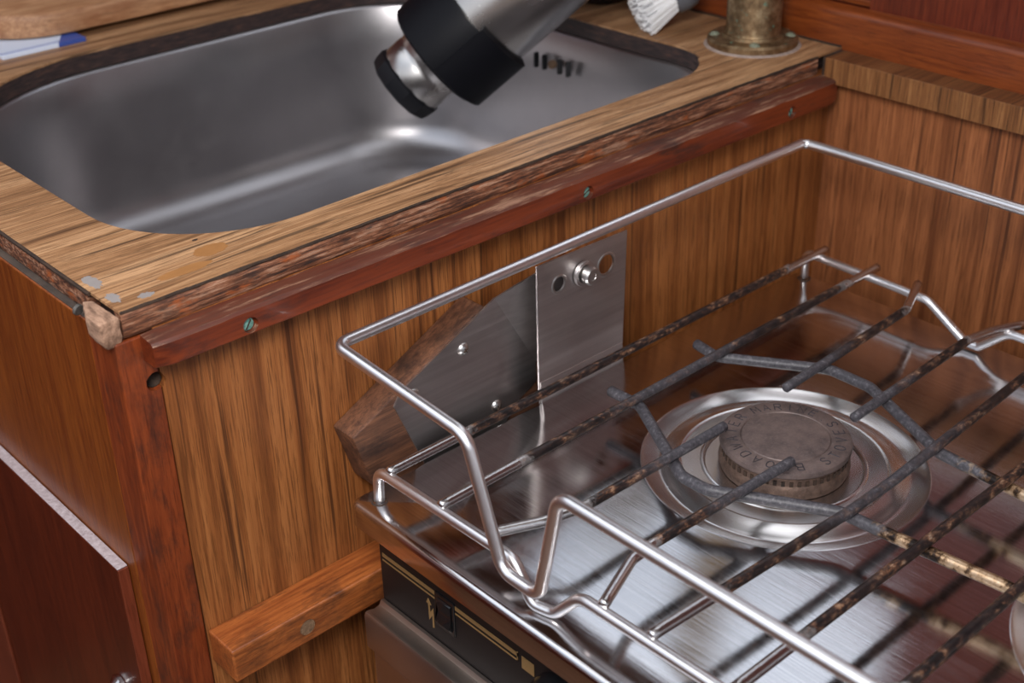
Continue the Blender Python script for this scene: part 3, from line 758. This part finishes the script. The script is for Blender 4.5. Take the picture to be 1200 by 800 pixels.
obj('handle', tube(fillet([hd, hd + V((.010, .03, .012)), hd + V((.012, .16, .055))], .03), .0052, 12), MT['grey_plastic'], br, 60)

# small dark dish beside the brush
tag(obj('dish', lathe([(0, .001), (.018, .001), (.021, 0), (.023, .002), (.030, .012), (.032, .016), (.030, .016), (.021, .004), (0, .003)], (.572, .2290, 0), (0, 0, 1), 40), MT['dark_dish'], None, 40, None, (.572, .2290, 0)), 'small dark shiny dish behind the far sink rim', 'dish')

# ------------------------------------------------------------------ cutting board on a printed booklet
bk = tag(obj('booklet', box(.135, .2040, .438, .62, .0002, .0036, .0004), MT['booklet'], None, None, None, (.17, .48, 0)), 'blue and white printed booklet under the wooden board', 'booklet')
b = bmesh.new(); rg = []
BO = rrect(.135, .60, .4535, .74, (.065, .05, .05, .05), 10)
for d, z in ((.005, .0040), (.0012, .0052), (0, .0075), (0, .0190), (.0014, .0222), (.0045, .0238)):
    rg.append(vloop(b, offset(BO, -d), z))
for A, B in zip(rg, rg[1:]): bridge(b, A, B)
b.faces.new(rg[-1]); b.faces.new(rg[0][::-1]); bmesh.ops.recalc_face_normals(b, faces=b.faces[:])
tag(obj('cutting_board', b, MT['board'], None, 40, None, (.36, .6, .004)), 'thick worn wooden chopping board at the back of the worktop', 'cutting board')

# ------------------------------------------------------------------ back of the galley
structure(obj('wall_back', box(.5845, .600, -.75, .012, FLOOR, -.0206), MT['teak_wall']), 'teak veneer wall behind the stove', 'wall')
bs = thing('shelf', 'narrow teak veneer ledge along the wall behind the stove', 'shelf', (.585, -.37, -.0195))
obj('ledge_top', box(.5735, .5964, -.75, -.0020, -.0185, -.0020, .0004), MT['teak_shelf'], bs)
obj('front_edging', box(.5722, .5735, -.75, -.0018, -.0205, -.0021, .0003), MT['teak_edge'], bs)
obj('end_edging', box(.5722, .5964, -.0018, .0002, -.0200, -.0022, .0002), MT['shade_and_line'], bs)
bf = prism([(.5958, -.0025), (.5952, .0225), (.5962, .0262), (.5990, .0285), (.6060, .0290), (.6060, -.0025)], -.75, .75, 1)
fdo = tag(obj('fiddle', bf, MT['mahog_fiddle'], None, 40, None, (.60, 0, -.002)), 'orange mahogany fiddle along the back of the worktop and ledge', 'fiddle')
obj('dark_gap', box(.5938, .5960, .001, .75, .0001, .0012), MT['shade_and_line'], fdo, None, 'strip painted dark for the shaded gap at its foot')  # dark strip paints in the shade of the gap under the fiddle
lk = thing('locker_door', 'dark red sliding locker panel right of the pipe', 'panel', (.608, -.4, .029))
obj('panel', box(.6062, .6110, -.75, -.0125, .0255, .20, .0006), MT['mahog_locker'], lk)
lk2 = thing('locker_door', 'recessed mahogany sliding locker panel behind the bronze pipe', 'panel', (.618, .3, .029))
obj('panel', box(.6150, .6200, -.05, .75, .0255, .20, .0006), MT['mahog_locker'], lk2)
obj('finger_rail', box(.6115, .6150, -.03, .75, .0285, .0330, .0008), MT['mahog_fiddle'], lk2)
# cabin side above the lockers, with the portlight that lights the galley from the back

def wall_open():
    b = bmesh.new()
    box(.6215, .6250, -1.80, .80, -.03, .2000, 0, bm=b)
    for a in ((-1.80, .80, .2000, .2150), (-1.80, -.10, .2150, .56), (.33, .80, .2150, .56), (-1.80, .80, .56, .62)): box(.606, .625, a[0], a[1], a[2], a[3], 0, bm=b)
    return b
structure(obj('wall_back_upper', wall_open(), MT['mahog_locker']), 'mahogany cabin side above the lockers', 'wall')
structure(obj('floor', box(-1.6, .60, -1.8, .82, FLOOR - .02, FLOOR), MT['sole']), 'dark cabin sole', 'floor')
structure(obj('wall_left', box(-1.60, .625, .80, .82, FLOOR, .62), MT['mahog_locker']), 'mahogany bulkhead beyond the sink', 'wall')

# ------------------------------------------------------------------ light
structure(obj('wall_front', box(-1.60, -1.58, -1.8, .80, FLOOR, .15), MT['mahog_locker']), 'mahogany bulkhead across the cabin', 'wall')
structure(obj('wall_right', box(-1.60, .60, -1.82, -1.80, FLOOR, .15), MT['mahog_locker']), 'mahogany cabin side across the cabin', 'wall')
w = bpy.data.worlds.new('World'); sc.world = w; w.use_nodes = True
wt = w.node_tree; bg = wt.nodes['Background']
tc = wt.nodes.new('ShaderNodeTexCoord'); sx = wt.nodes.new('ShaderNodeSeparateXYZ'); rp = wt.nodes.new('ShaderNodeValToRGB')
wt.links.new(tc.outputs['Generated'], sx.inputs[0]); wt.links.new(sx.outputs[2], rp.inputs[0]); wt.links.new(rp.outputs[0], bg.inputs[0])
e = rp.color_ramp.elements; e[0].position = .15; e[0].color = (.74, .77, .83, 1); e[1].position = .95; e[1].color = (1.45, 1.48, 1.55, 1)
q = e.new(.57); q.color = (.58, .65, .77, 1); q = e.new(.70); q.color = (1.06, 1.15, 1.30, 1)
bg.inputs[1].default_value = 1.0
def area(name, loc, target, size, power, col=(1, 1, 1), sy=None):
    l = bpy.data.lights.new(name, 'AREA'); l.energy = power; l.size = size; l.color = col
    if sy: l.shape = 'RECTANGLE'; l.size_y = sy
    o = bpy.data.objects.new(name, l); COL.objects.link(o); o.location = loc
    o.rotation_euler = (V(target) - V(loc)).to_track_quat('-Z', 'Y').to_euler(); return o
cl = box(.02, .30, -1.80, .82, .62, .64)
for a in ((.30, .625, -1.80, -.26), (.30, .625, .04, .82), (.56, .625, -.26, .04)): box(*a, .62, .64, 0, bm=cl)
structure(obj('ceiling', cl, MT['sole']), 'dark wooden headlining over the galley', 'ceiling')
area('hatch_light', (-.32, -.50, .56), (.12, -.03, -.1), .27, 5.6, (1, .96, .93))

# ------------------------------------------------------------------ camera
cam = bpy.data.cameras.new('camera'); co = bpy.data.objects.new('camera', cam); COL.objects.link(co); sc.camera = co
cam.sensor_width = 36; cam.lens = 1557.81 / 1200 * 36; cam.clip_start = .01
rt = V((.73822362, -.67417266, -.02274007)); dn = V((-.34588694, -.34937605, -.87080342)); fw = V((.57912702, .65071315, -.49110517))
m = Matrix((rt, -dn, -fw)).transposed().to_4x4(); m.translation = V((-.2394, -.5575, .3026)); co.matrix_world = m
cam.dof.use_dof = True; cam.dof.focus_distance = .74; cam.dof.aperture_fstop = 9
sc.view_settings.view_transform = 'Standard'; sc.view_settings.look = 'None'; sc.view_settings.gamma = 1
sc.view_settings.use_curve_mapping = False; sc.view_settings.exposure = .46
sc.cycles.use_denoising = True
